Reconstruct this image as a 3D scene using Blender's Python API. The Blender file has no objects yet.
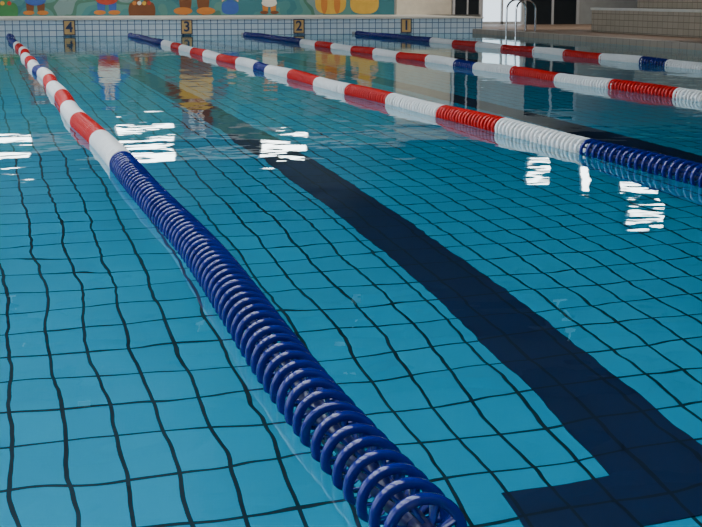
import bpy, math, random
import numpy as np
from mathutils import Matrix, Vector
random.seed(3); rng=np.random.default_rng(5)
S=bpy.context.scene
# ---------------- camera fit ----------------
def proj(P,p):
    f,th,ph,h,cx,D=p
    fw=np.array([math.sin(th)*math.cos(ph),math.cos(th)*math.cos(ph),-math.sin(ph)])
    r=np.array([math.cos(th),-math.sin(th),0.]); up=np.cross(r,fw)
    d=np.array(P,float)-np.array([cx,0,h]); z=d@fw
    return np.array([351+f*(d@r)/z,263.5-f*(d@up)/z])
ropes_obs={0:[(30,60),(60,97),(120,167),(215,275),(310,387),(430,521)],2.5:[(590,152),(480,124),(375,97),(260,68)],
 5:[(660,92),(600,84),(545,76),(400,56)],7.5:[(500,48),(600,57),(700,67)]}
def res(p):
    R=[]
    for X,pts in ropes_obs.items():
        a=proj((X,4,.02),p); b=proj((X,20,.02),p); n=np.array([b[1]-a[1],a[0]-b[0]]); n/=np.linalg.norm(n)
        for q in pts: R.append(float(n@(np.array(q)-a)))
    for X,u,v in [(0,10,36),(2.5,130,36),(5,243,35.5),(7.5,353,35)]:
        a=proj((X,p[5],0),p); R+= [a[0]-u,a[1]-v]
    for X,u in [(1.25,70),(3.75,186),(6.25,298),(8.75,406)]:
        R.append(proj((X,p[5],.2),p)[0]-u)
    R.append((p[0]-1357)/60)
    return np.array(R)
p=np.array([1357,.267,.194,.82,-.67,28.5])
for it in range(60):
    r0=res(p); J=np.zeros((len(r0),6))
    for k in range(6):
        e=1e-5*max(abs(p[k]),.1); q=p.copy(); q[k]+=e; J[:,k]=(res(q)-r0)/e
    p=p-np.linalg.lstsq(J,r0,rcond=None)[0]*.7
print("FIT",p.round(4).tolist(),"rms",float(np.sqrt((res(p)**2).mean())))
f,th,ph,h,cx,D=[float(v) for v in p]
# ---------------- materials ----------------
def new_mat(name):
    m=bpy.data.materials.new(name); m.use_nodes=True
    return m,m.node_tree.nodes,m.node_tree.links,m.node_tree.nodes['Principled BSDF']
def plain(name,col,rough=.5,spec=.5,noise=0.06,scale=6,emis=0,ecol=None):
    m,N,L,B=new_mat(name)
    B.inputs['Roughness'].default_value=rough; B.inputs['Specular IOR Level'].default_value=spec
    t=N.new('ShaderNodeTexCoord'); n=N.new('ShaderNodeTexNoise'); n.inputs['Scale'].default_value=scale
    L.new(t.outputs['Object'],n.inputs['Vector'])
    r=N.new('ShaderNodeValToRGB'); e=r.color_ramp.elements
    e[0].position=.3; e[1].position=.7
    e[0].color=[c*(1-noise) for c in col]+[1]; e[1].color=[min(1,c*(1+noise)) for c in col]+[1]
    L.new(n.outputs['Fac'],r.inputs['Fac']); L.new(r.outputs['Color'],B.inputs['Base Color'])
    if emis:
        B.inputs['Emission Color'].default_value=list(ecol or col)+[1]; B.inputs['Emission Strength'].default_value=emis
    return m
def tiles(name,c1,c2,mortar,w,hh,ms,mode='xy',rough=.35,off=(0,0),smooth=.1):
    m,N,L,B=new_mat(name); B.inputs['Roughness'].default_value=rough
    t=N.new('ShaderNodeTexCoord'); s=N.new('ShaderNodeSeparateXYZ'); L.new(t.outputs['Object'],s.inputs[0])
    c=N.new('ShaderNodeCombineXYZ')
    def add(o,v):
        a=N.new('ShaderNodeMath'); a.operation='ADD'; L.new(o,a.inputs[0])
        if isinstance(v,(int,float)): a.inputs[1].default_value=v
        else: L.new(v,a.inputs[1])
        return a.outputs[0]
    if mode=='xy': X=add(s.outputs[0],off[0]); Y=add(s.outputs[1],off[1])
    else: X=add(add(s.outputs[0],s.outputs[1]),off[0]); Y=add(s.outputs[2],off[1])
    L.new(X,c.inputs[0]); L.new(Y,c.inputs[1])
    b=N.new('ShaderNodeTexBrick'); b.offset=0; b.squash=1
    b.inputs['Color1'].default_value=list(c1)+[1]; b.inputs['Color2'].default_value=list(c2)+[1]; b.inputs['Mortar'].default_value=list(mortar)+[1]
    b.inputs['Scale'].default_value=1; b.inputs['Brick Width'].default_value=w; b.inputs['Row Height'].default_value=hh
    b.inputs['Mortar Size'].default_value=ms; b.inputs['Mortar Smooth'].default_value=smooth
    L.new(c.outputs[0],b.inputs['Vector']); L.new(b.outputs['Color'],B.inputs['Base Color'])
    return m
# ---------------- geometry helpers ----------------
def link(o,parent=None):
    S.collection.objects.link(o)
    if parent: o.parent=parent
    return o
def mesh_obj(name,V,F,mats,mi=None,parent=None,smooth=False):
    me=bpy.data.meshes.new(name); me.from_pydata([tuple(map(float,v)) for v in V],[],[tuple(map(int,q)) for q in F])
    for m in (mats if isinstance(mats,list) else [mats]): me.materials.append(m)
    if mi is not None: me.polygons.foreach_set('material_index',np.array(mi,dtype=np.int32))
    if smooth: me.polygons.foreach_set('use_smooth',[True]*len(me.polygons))
    me.update(); return link(bpy.data.objects.new(name,me),parent)
BF=[(0,3,2,1),(4,5,6,7),(0,1,5,4),(1,2,6,5),(2,3,7,6),(3,0,4,7)]
def boxes(name,L,mat,parent=None,mi=None):
    V=[];F=[];M=[]
    for i,(a,b) in enumerate(L):
        o=len(V); x0,y0,z0=a;x1,y1,z1=b
        V+=[(x0,y0,z0),(x1,y0,z0),(x1,y1,z0),(x0,y1,z0),(x0,y0,z1),(x1,y0,z1),(x1,y1,z1),(x0,y1,z1)]
        F+=[tuple(o+k for k in q) for q in BF]; M+=[(mi[i] if mi else 0)]*6
    return mesh_obj(name,V,F,mat,M,parent)
def empty(name,loc=(0,0,0)):
    e=bpy.data.objects.new(name,None); e.location=loc; return link(e)
# ---------------- dimensions ----------------
XL,XR=-5.0,10.35; Y0=1.5; YW=D+4.3; DEP=1.5; PT=.37; DK=.10; HX0,HX1=-8.5,19.0; HY0=-8.0; HZ=7.0
# ---------------- basin ----------------
floor_t=tiles('pool_floor_tile',(.0,.38,.60),(.0,.34,.55),(.001,.012,.026),.15,.25,.0068,'xy',.5)
wall_t=tiles('pool_wall_tile',(.01,.34,.52),(.01,.30,.47),(.01,.05,.09),.15,.15,.006,'w',.4)
boxes('swimming_pool_basin',[((XL-.3,Y0-.3,-DEP-.3),(XR+.3,D+.3,-DEP)),((XL-.3,Y0-.3,-DEP),(XL,D+.3,DK-.13)),((XR,Y0-.3,-DEP),(XR+.3,D+.3,DK-.13)),
  ((XL,Y0-.3,-DEP),(XR,Y0,DK-.13)),((XL,D,-DEP),(XR,D+.3,-.012))],[floor_t,wall_t],mi=[0,1,1,1,1])
navy=tiles('lane_marking_tile',(.0005,.013,.070),(.0004,.011,.060),(.0003,.004,.02),.15,.25,.0065,'xy',.5)
for xc in (1.25,-1.25,-3.75,3.75,6.25,8.85):
    z0,z1=-DEP+.0005,-DEP+.006; ty=Y0+1.62
    boxes('lane_marking',[((xc-.15,ty+.25,z0),(xc+.15,D-2,z1)),((xc-.52,ty,z0),(xc+.52,ty+.25,z1)),((xc-.5,D-2,z0),(xc+.5,D-1.75,z1))],navy)
# ---------------- water ----------------
ys=[Y0]
while ys[-1]<D: ys.append(ys[-1]+min(.08,max(.025,.012*ys[-1])))
ys[-1]=D; ys=np.array(ys); xs=np.linspace(XL,XR,420)
X,Y=np.meshgrid(xs,ys); Z=np.zeros_like(X)
patch=np.clip(.7+.5*np.sin(X*.9+.7*Y*.5+1)*np.sin(Y*.6-X*.4),.3,1.2)
for i in range(34):
    lam=math.exp(rng.uniform(math.log(.24),math.log(1.4))); a=rng.uniform(0,2*math.pi); k=2*math.pi/lam
    s=.0025
    Z+=s/k*np.sin(k*(X*math.cos(a)+Y*math.sin(a))+rng.uniform(0,6.28))
Z*=patch*np.clip(1.2-Y/24,.35,1.2)
ny,nx=X.shape; V=np.stack([X.ravel(),Y.ravel(),Z.ravel()],1)
idx=np.arange(nx*ny).reshape(ny,nx); Fc=np.stack([idx[:-1,:-1].ravel(),idx[:-1,1:].ravel(),idx[1:,1:].ravel(),idx[1:,:-1].ravel()],1)
m=bpy.data.materials.new('pool_water'); m.use_nodes=True; N=m.node_tree.nodes; L=m.node_tree.links
N.remove(N['Principled BSDF']); g=N.new('ShaderNodeBsdfGlass'); g.inputs['IOR'].default_value=1.33; g.inputs['Roughness'].default_value=0
g.inputs['Color'].default_value=(.85,.98,1,1); L.new(g.outputs[0],N['Material Output'].inputs['Surface'])
t=N.new('ShaderNodeTexCoord'); n=N.new('ShaderNodeTexNoise'); n.inputs['Scale'].default_value=6; n.inputs['Detail'].default_value=1
L.new(t.outputs['Object'],n.inputs['Vector']); b=N.new('ShaderNodeBump'); b.inputs['Strength'].default_value=1; b.inputs['Distance'].default_value=.0010
L.new(n.outputs['Fac'],b.inputs['Height']); L.new(b.outputs[0],g.inputs['Normal'])
mesh_obj('pool_water',V,Fc,m,smooth=True)
# ---------------- lane ropes ----------------
blue=plain('blue_plastic',(.003,.010,.17),.12,.7,.05); white=plain('white_plastic',(.84,.84,.84),.3,.5,.03); red=plain('red_plastic',(.54,.009,.010),.25,.5,.05)
cable=plain('steel_cable',(.35,.36,.38),.3); dim=plain('blue_plastic_core',(.001,.003,.045),.35)
def colour_at(y):
    if y<6.65: return 0
    if y<14.85: return 1+int((y-6.65)/1.171)%2
    if y<15.55: return 0
    if y<23.75: return 1+int((y-15.55)/1.171)%2
    return 0
R=.068
def rope(x0,seed,nseg,PITCH=.073):
    r=np.random.default_rng(seed); ph1,ph2=r.uniform(0,6.28,2)
    A=np.linspace(0,2*math.pi,nseg,endpoint=False)
    uv=[];uf=[];core=[]
    hw=.0085
    prof=[(.74*R,-.55*hw),(.77*R,-.9*hw),(.94*R,-hw),(.988*R,-.75*hw),(R,0),(.988*R,.75*hw),(.94*R,hw),(.74*R,.6*hw)]
    for (rr,dy) in prof:
        for a in A: uv.append((rr*math.cos(a),dy,rr*math.sin(a)))
    k=len(prof)
    for i in range(k):
        for j in range(nseg):
            i2=(i+1)%k; j2=(j+1)%nseg; uf.append((i*nseg+j,i2*nseg+j,i2*nseg+j2,i*nseg+j2)); core.append(0)
    nh=8; o=len(uv)
    for rr,dy in ((.018,-PITCH/2),(.023,-.012),(.023,.012),(.018,PITCH/2)):
        for j in range(nh):
            a=2*math.pi*j/nh; uv.append((rr*math.cos(a),dy,rr*math.sin(a)))
    for i in range(3):
        for j in range(nh): uf.append((o+i*nh+j,o+(i+1)*nh+j,o+(i+1)*nh+(j+1)%nh,o+i*nh+(j+1)%nh)); core.append(1)
    for q in range(8):
        a=2*math.pi*q/8; o=len(uv); t=.0024
        for rr,da in ((.020,0),(.78*R,.3)):
            for dy in (-.007,.007):
                tw=da+(.15 if dy>0 else 0)
                for sd in (-1,1):
                    ca,sa=math.cos(a+tw),math.sin(a+tw); uv.append((rr*ca-sd*t*sa,dy,rr*sa+sd*t*ca))
        uf+=[(o,o+1,o+5,o+4),(o+2,o+6,o+7,o+3),(o,o+4,o+6,o+2),(o+1,o+3,o+7,o+5)]; core+=[0]*4
    uv=np.array(uv); uf=np.array(uf); core=np.array(core)
    yy=[]; y=Y0+.35
    while y<D-.35:
        yy.append(y); y+=PITCH if colour_at(y)==0 else PITCH*.82
    yy=np.array(yy); n=len(yy); nv=len(uv)
    xo=x0+.018*np.sin(yy*.8+ph1)+.012*np.sin(yy*1.9+ph2); zo=.020+.006*np.sin(yy*2.3+ph2)
    W=np.tile(uv,(n,1,1))
    for i in range(n):
        a=r.uniform(0,.785); c,s=math.cos(a),math.sin(a); x=W[i,:,0].copy(); z=W[i,:,2].copy(); W[i,:,0]=x*c-z*s; W[i,:,2]=x*s+z*c
        t1,t2=r.normal(0,.06,2); W[i,:,1]+=W[i,:,0]*t1+W[i,:,2]*t2
    W[:,:,0]+=xo[:,None]; W[:,:,1]+=yy[:,None]; W[:,:,2]+=zo[:,None]
    Fs=(uf[None]+(np.arange(n)*nv)[:,None,None]).reshape(-1,4)
    mi=np.concatenate([np.where(core==1,4 if colour_at(y)==0 else colour_at(y),colour_at(y)) for y in yy])
    V=W.reshape(-1,3).tolist(); Fs=Fs.tolist(); mi=mi.tolist()
    for ya,yb,xa,za in ((Y0+.001,Y0+.4,xo[0],zo[0]),(D-.4,D-.032,xo[-1],zo[-1])):
        o=len(V)
        for y in (ya,yb):
            for j in range(6): V.append([xa+.006*math.cos(j*math.pi/3),y,za+.006*math.sin(j*math.pi/3)])
        for j in range(6): Fs.append([o+j,o+6+j,o+6+(j+1)%6,o+(j+1)%6]); mi.append(3)
        ym=ya+.012 if ya<Y0+.1 else yb-.012; o=len(V)
        for dx,dy,dz in [(-1,-1,-1),(1,-1,-1),(1,1,-1),(-1,1,-1),(-1,-1,1),(1,-1,1),(1,1,1),(-1,1,1)]:
            V.append([xa+.03*dx,ym+.012*dy,za+.04*dz])
        for q in BF: Fs.append([o+k for k in q]); mi.append(3)
    mesh_obj('lane_rope',V,Fs,[blue,white,red,cable,dim],mi,smooth=True)
for i,(x,ns) in enumerate(((0,32),(2.5,20),(5,16),(7.5,14),(-2.5,16))): rope(x,i+1,ns)
# ---------------- decks, hall ----------------
band=tiles('end_wall_tile',(.62,.72,.80),(.50,.64,.76),(.08,.17,.30),.15,.125,.009,'w',.3)
coping=plain('pale_coping',(.70,.68,.62),.5)
boxes('starting_platform',[((XL-3.45,D,-.01),(XR+.25,YW-.01,PT-.03)),((XL-3.45,D-.03,PT-.03),(XR+.27,YW-.01,PT))],[band,coping],mi=[0,1])
deck=tiles('deck_tile',(.30,.19,.125),(.25,.16,.105),(.10,.07,.055),.30,.30,.006,'xy',.5)
boxes('floor',[((XR+.27,-8,-.2),(HX1,YW,DK)),((HX0,-8,-.2),(XL-.25,D,DK)),((XL-.25,-8,-.2),(XR+.25,Y0-.25,DK))],deck)
edge=tiles('pool_coping_tile',(.40,.33,.26),(.35,.29,.23),(.12,.1,.1),.25,.25,.006,'xy',.45)
boxes('pool_coping',[((XR,Y0-.25,DK-.13),(XR+.25,D-.03,DK+.005)),((XL-.25,Y0-.25,DK-.13),(XL,D-.03,DK+.005)),((XL,Y0-.25,DK-.13),(XR,Y0,DK+.005))],edge)
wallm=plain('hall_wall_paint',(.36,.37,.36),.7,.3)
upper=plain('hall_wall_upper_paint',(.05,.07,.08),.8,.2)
beige=plain('beige_wall_paint',(.60,.54,.44),.7,.3)
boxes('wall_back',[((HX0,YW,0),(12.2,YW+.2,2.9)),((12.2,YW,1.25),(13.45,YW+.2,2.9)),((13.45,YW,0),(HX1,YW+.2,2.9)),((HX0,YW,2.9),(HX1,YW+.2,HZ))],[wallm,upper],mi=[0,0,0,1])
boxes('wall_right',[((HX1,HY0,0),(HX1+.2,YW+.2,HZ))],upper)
boxes('wall_front',[((HX0,HY0-.2,0),(HX1,HY0,HZ))],wallm)
boxes('wall_left',[((HX0-.2,HY0,0),(HX0,YW,1.0)),((HX0-.2,HY0,5.5),(HX0,YW,HZ))]+[((HX0-.2,y,1),(HX0,y+.4,5.5)) for y in (-8,-2,4,10,16,22,28)],wallm)
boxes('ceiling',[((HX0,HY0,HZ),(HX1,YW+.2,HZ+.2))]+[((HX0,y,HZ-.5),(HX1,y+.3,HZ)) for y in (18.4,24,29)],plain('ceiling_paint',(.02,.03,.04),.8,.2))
frame=plain('window_frame_metal',(.5,.5,.5),.4)
for i,y in enumerate((-8,-2,4,10,16,22)):
    boxes('window_%d'%(i+1),[((HX0-.14,y+.4,1),(HX0-.06,y+.48,5.5)),((HX0-.14,y+5.92,1),(HX0-.06,y+6,5.5)),((HX0-.14,y+3.16,1.08),(HX0-.06,y+3.24,5.42)),
      ((HX0-.14,y+.48,1),(HX0-.06,y+5.92,1.08)),((HX0-.14,y+.48,5.42),(HX0-.06,y+5.92,5.5)),((HX0-.13,y+.48,3.2),(HX0-.07,y+5.92,3.26))],frame)
fill_glow=plain('fill_panel_diffuser',(.9,.95,1),.5,.3,.0,emis=11,ecol=(.90,.97,1))  # glow of the added overhead panels
for yy_ in (-5,-1,3,7,11,15):
    for xx_ in (-6.6,-3.9,-1.2):
        e=empty('fill_panel',(xx_,yy_,HZ))  # unseen ceiling panel added to light the pool, mostly from the left
        boxes('frame',[((-1.1,-1.1,-.12),(1.1,-1,0)),((-1.1,1,-.12),(1.1,1.1,0)),((-1.1,-1,-.12),(-1,1,0)),((1,-1,-.12),(1.1,1,0))],frame,e)
        boxes('diffuser',[((-1,-1,-.06),(1,1,-.03))],fill_glow,e)
lampm=plain('lamp_diffuser',(1,1,1),.5,.3,0,emis=12,ecol=(1,.98,.95))
for x,z,w,hh in ((.0,3.0,.9,.36),(3.3,2.8,1.4,.5),(6.8,3.0,1.2,.28),(13.9,3.9,.6,.2),(15.3,4.1,.2,.8),(17.0,4.5,1.2,.45),(17.2,5.3,1.1,.16)):
    e=empty('floodlight',(x,YW-.001,z))
    boxes('housing',[((-w/2-.05,-.10,-hh/2-.05),(w/2+.05,0,hh/2+.05))],frame,e)
    boxes('diffuser',[((-w/2,-.13,-hh/2),(w/2,-.10,hh/2))],lampm,e)
def fill_spot(loc,tgt,power,ang=75):  # added fill lamp out of view, with an invented mount
    l=bpy.data.lights.new('fill_lamp','SPOT'); l.energy=power; l.spot_size=math.radians(ang); l.spot_blend=.8; l.shadow_soft_size=0.0; l.color=(1,.95,.86)
    e=empty('fill_spotlight',loc); o=bpy.data.objects.new('fill_lamp',l); link(o,e)
    o.rotation_euler=(Vector(tgt)-Vector(loc)).to_track_quat('-Z','Y').to_euler()
    boxes('fill_bracket',[((-.1,-.1,.05),(.1,.1,.25)),((-.02,-.02,.25),(.02,.02,HZ-loc[2]))],frame,e)
for x in (-4,0,4,8): fill_spot((x,YW-3.2,6.2),(x,YW,1.0),600)  # added fill to brighten the mural
for x in (1,6): fill_spot((x,D-5,6.2),(x,D,.2),550)  # added fill for the end wall band
fill_spot((12.5,D-1,6.2),(12.5,YW-2,.3),1000); fill_spot((14.5,20,6.2),(12.5,24,.3),1000)  # added fill on the right deck and seating
glassd=plain('door_glass_dark',(.02,.025,.03),.1)
boxes('door_1',[((12.2,YW+.05,DK),(12.28,YW+.12,1.25)),((13.37,YW+.05,DK),(13.45,YW+.12,1.25)),((12.28,YW+.05,DK),(13.37,YW+.12,DK+.08)),((12.28,YW+.05,1.17),(13.37,YW+.12,1.25)),((12.8,YW+.05,DK),(12.85,YW+.12,1.25))],frame)
boxes('door_2',[((13.48,YW-.031,DK),(15,YW-.001,2.4)),((14.2,YW-.06,DK),(14.26,YW-.031,2.4)),((14.92,YW-.06,DK),(15,YW-.031,2.4)),((13.48,YW-.06,2.32),(14.92,YW-.031,2.4))],[glassd,frame],mi=[0,1,1,1])
boxes('door_3',[((11.45,YW-.051,PT),(12.15,YW-.001,2.4)),((11.38,YW-.08,PT),(11.45,YW-.051,2.4)),((12.12,YW-.08,PT),(12.18,YW-.051,2.4)),((11.78,YW-.08,PT),(11.82,YW-.051,2.4))],[glassd,frame],mi=[0,1,1,1])
boxes('trim_1',[((9.85,YW-.08,PT),(11.35,YW-.001,2.6))],beige)
bl=tiles('seating_tile',(.46,.38,.29),(.40,.33,.25),(.16,.12,.09),.2,.12,.006,'w',.4)
boxes('tiled_seating_steps',[((12,8,DK),(18,26.5,.57)),((12.9,8,.57),(18,26.2,1.02)),((13.8,8,1.02),(18,26.0,1.47)),((11.97,8,.55),(12.12,26.52,.60)),((12.87,8,1.0),(13.02,26.22,1.05)),((13.77,8,1.45),(13.92,26.02,1.5))],[bl,coping],mi=[0,0,0,1,1,1])
# chrome ladder
chrome=plain('chrome',(.85,.86,.88),.12,.8,.02); chrome.node_tree.nodes['Principled BSDF'].inputs['Metallic'].default_value=1
le=empty('pool_ladder',(XR,D-2.6,0))
for k,dy in enumerate((-.26,.26)):
    c=bpy.data.curves.new('rail','CURVE'); c.dimensions='3D'; c.bevel_depth=.021; c.bevel_resolution=3; sp=c.splines.new('POLY')
    pts=[(-.10,-1.1),(-.10,.55)]+[(-.10+.22*(1-math.cos(a)),.55+.22*math.sin(a)) for a in np.linspace(.2,math.pi-.2,10)]+[(.34,.55),(.34,DK+.006)]
    sp.points.add(len(pts)-1)
    for q,(a,b_) in zip(sp.points,pts): q.co=(a,dy,b_,1)
    o=bpy.data.objects.new('tmp',c); S.collection.objects.link(o); bpy.context.view_layer.update()
    me=bpy.data.meshes.new_from_object(o.evaluated_get(bpy.context.evaluated_depsgraph_get())); bpy.data.objects.remove(o)
    me.materials.clear(); me.materials.append(chrome); link(bpy.data.objects.new('rail_%d'%(k+1),me),le)
boxes('treads',[((-.15,-.25,z),(-.06,.25,z+.03)) for z in (-1.0,-.72,-.44,-.16)],chrome,le)
plq=plain('plaque_tan',(.62,.40,.16),.4); ink=plain('plaque_dark',(.03,.05,.12),.4)
for n,x in ((4,1.25),(3,3.75),(2,6.25),(1,8.75),(5,-1.25),(6,-3.75)):
    e=empty('lane_number_sign',(x,D-.001,.185))
    boxes('plate',[((-.125,-.03,-.16),(.125,0,.16))],plq,e)
    boxes('border',[((-.125,-.036,.14),(.125,-.03,.16)),((-.125,-.036,-.16),(.125,-.03,-.14)),((-.125,-.036,-.14),(-.105,-.03,.14)),((.105,-.036,-.14),(.125,-.03,.14))],ink,e)
    c=bpy.data.curves.new('digit','FONT'); c.body=str(n); c.size=.3; c.extrude=.004; c.offset=.006; c.align_x='CENTER'; c.align_y='CENTER'
    o=bpy.data.objects.new('digit_tmp',c); S.collection.objects.link(o); bpy.context.view_layer.update()
    me=bpy.data.meshes.new_from_object(o.evaluated_get(bpy.context.evaluated_depsgraph_get())); bpy.data.objects.remove(o)
    me.materials.clear(); me.materials.append(ink); d=bpy.data.objects.new('digit',me); link(d,e); d.rotation_euler=(math.pi/2,0,0); d.location=(0,-.036,0)
# mural
mur=bpy.data.materials.new('mural_background'); mur.use_nodes=True; N=mur.node_tree.nodes; L=mur.node_tree.links; B=N['Principled BSDF']; B.inputs['Roughness'].default_value=.6
t=N.new('ShaderNodeTexCoord'); n=N.new('ShaderNodeTexNoise'); n.inputs['Scale'].default_value=1.1; n.inputs['Detail'].default_value=1.5; L.new(t.outputs['Object'],n.inputs['Vector'])
r=N.new('ShaderNodeValToRGB'); cr=r.color_ramp; cr.interpolation='CONSTANT'
cr.elements[0].position=0; cr.elements[0].color=(.03,.15,.18,1); cr.elements[1].position=.42; cr.elements[1].color=(.05,.19,.20,1)
for pz,c in ((.5,(.08,.22,.20,1)),(.58,(.05,.15,.11,1)),(.64,(.15,.24,.24,1))): e=cr.elements.new(pz); e.color=c
L.new(n.outputs['Fac'],r.inputs['Fac']); L.new(r.outputs['Color'],B.inputs['Base Color'])
M=empty('cartoon_mural',(0,YW-.022,PT+.002))
boxes('panel',[((-7.5,0,0),(9.8,.02,2.3))],mur,M)
cols={'brown':(.16,.06,.025),'gold':(.60,.36,.06),'blue':(.04,.10,.35),'white':(.65,.62,.55),'red':(.38,.05,.03),'orange':(.5,.18,.04),'green':(.05,.20,.07),'skin':(.6,.36,.24)}
cm={k:plain('mural_'+k,v,.6,.3) for k,v in cols.items()}
class Fig:
    def __init__(s): s.V=[];s.F=[];s.M=[];s.k=0
    def blob(s,x,z,rx,rz,col,n=24,rot=0,pw=1.0):
        s.k+=1; y=-.003-.0012*s.k; o=len(s.V)
        for j in range(n):
            a=2*math.pi*j/n; ca=math.copysign(abs(math.cos(a))**pw,math.cos(a)); sa=math.copysign(abs(math.sin(a))**pw,math.sin(a))
            px,pz=rx*ca,rz*sa; s.V.append((x+px*math.cos(rot)-pz*math.sin(rot),y,z+px*math.sin(rot)+pz*math.cos(rot)))
        s.F.append(tuple(range(o,o+n))); s.M.append(list(cm).index(col))
def figure(x,c,body='gold',fur='brown',sc=1.0,ears=True):
    F=Fig()
    F.blob(-.17,.28,.12,.3,fur); F.blob(.17,.28,.12,.3,fur); F.blob(-.22,.06,.18,.07,'orange' if fur!='orange' else 'brown'); F.blob(.22,.06,.18,.07,'orange' if fur!='orange' else 'brown')
    F.blob(-.42,.85,.09,.32,fur,rot=-.6); F.blob(.42,.9,.09,.32,fur,rot=.7)
    F.blob(0,.75,.34,.42,body); F.blob(0,.45,.33,.16,c)
    if ears: F.blob(-.22,1.6,.1,.13,fur); F.blob(.22,1.6,.1,.13,fur)
    F.blob(0,1.35,.3,.28,fur); F.blob(0,1.26,.17,.13,'skin'); F.blob(-.09,1.42,.06,.08,'white'); F.blob(.09,1.42,.06,.08,'white')
    F.blob(-.08,1.41,.025,.04,'blue'); F.blob(.08,1.41,.025,.04,'blue'); F.blob(0,1.3,.05,.035,'brown'); F.blob(0,1.2,.08,.02,'red')
    V=[(x+a*sc,y,b*sc+.03) for a,y,b in F.V]
    mesh_obj('painted_figure',V,F.F,list(cm.values()),F.M,M)
def gown(x,c1,c2,hair,sc=1.0):
    F=Fig(); F.blob(0,.35,.48,.36,c1,pw=.7); F.blob(-.2,.3,.1,.3,c2); F.blob(.2,.3,.1,.3,c2); F.blob(0,.85,.2,.32,c2); F.blob(-.3,.9,.07,.28,'skin',rot=-.6); F.blob(.3,.9,.07,.28,'skin',rot=.6)
    F.blob(0,1.35,.26,.3,hair); F.blob(0,1.33,.18,.2,'skin'); F.blob(-.07,1.38,.03,.04,'white'); F.blob(.07,1.38,.03,.04,'white'); F.blob(0,1.24,.06,.02,'red')
    mesh_obj('painted_figure',[(x+a*sc,y,b*sc+.03) for a,y,b in F.V],F.F,list(cm.values()),F.M,M)
def bush(x,c,w=.6):
    F=Fig()
    for k in range(5): F.blob((k-2)*w*.4,.12+.08*(k%2),w*.3,.2+.1*(k%2),c)
    for k in range(4): F.blob((k-1.5)*w*.4,.3,.05,.05,['orange','white','gold','red'][k])
    mesh_obj('painted_bush',[(x+a,y,b) for a,y,b in F.V],F.F,list(cm.values()),F.M,M)
bush(-.1,'green',.4); figure(.75,'blue','orange','brown',.75); figure(2.45,'red','white','blue',.8,False); bush(3.3,'brown',.3)
figure(4.6,'brown','gold','brown',1.3); gown(5.5,'blue','blue','gold',.45); figure(6.5,'white','white','orange',.6); gown(8.1,'gold','orange','brown',.85); gown(9.0,'gold','gold','gold',.8)
figure(-2.0,'red','blue','brown'); gown(-3.5,'white','blue','gold'); bush(-5,'green')
# ---------------- world, camera ----------------
w=bpy.data.worlds.new('World'); S.world=w; w.use_nodes=True; bg=w.node_tree.nodes['Background']; bg.inputs[0].default_value=(.75,.88,1,1); bg.inputs[1].default_value=2.2
cam=bpy.data.cameras.new('camera'); co=bpy.data.objects.new('camera',cam); link(co); S.camera=co
fw=Vector((math.sin(th)*math.cos(ph),math.cos(th)*math.cos(ph),-math.sin(ph))); ri=Vector((math.cos(th),-math.sin(th),0)); up=ri.cross(fw)
Mx=Matrix((ri,up,-fw)).transposed().to_4x4(); Mx.translation=(cx,0,h); co.matrix_world=Mx
cam.sensor_width=36; cam.lens=f/702*36; cam.clip_start=.05; cam.clip_end=200
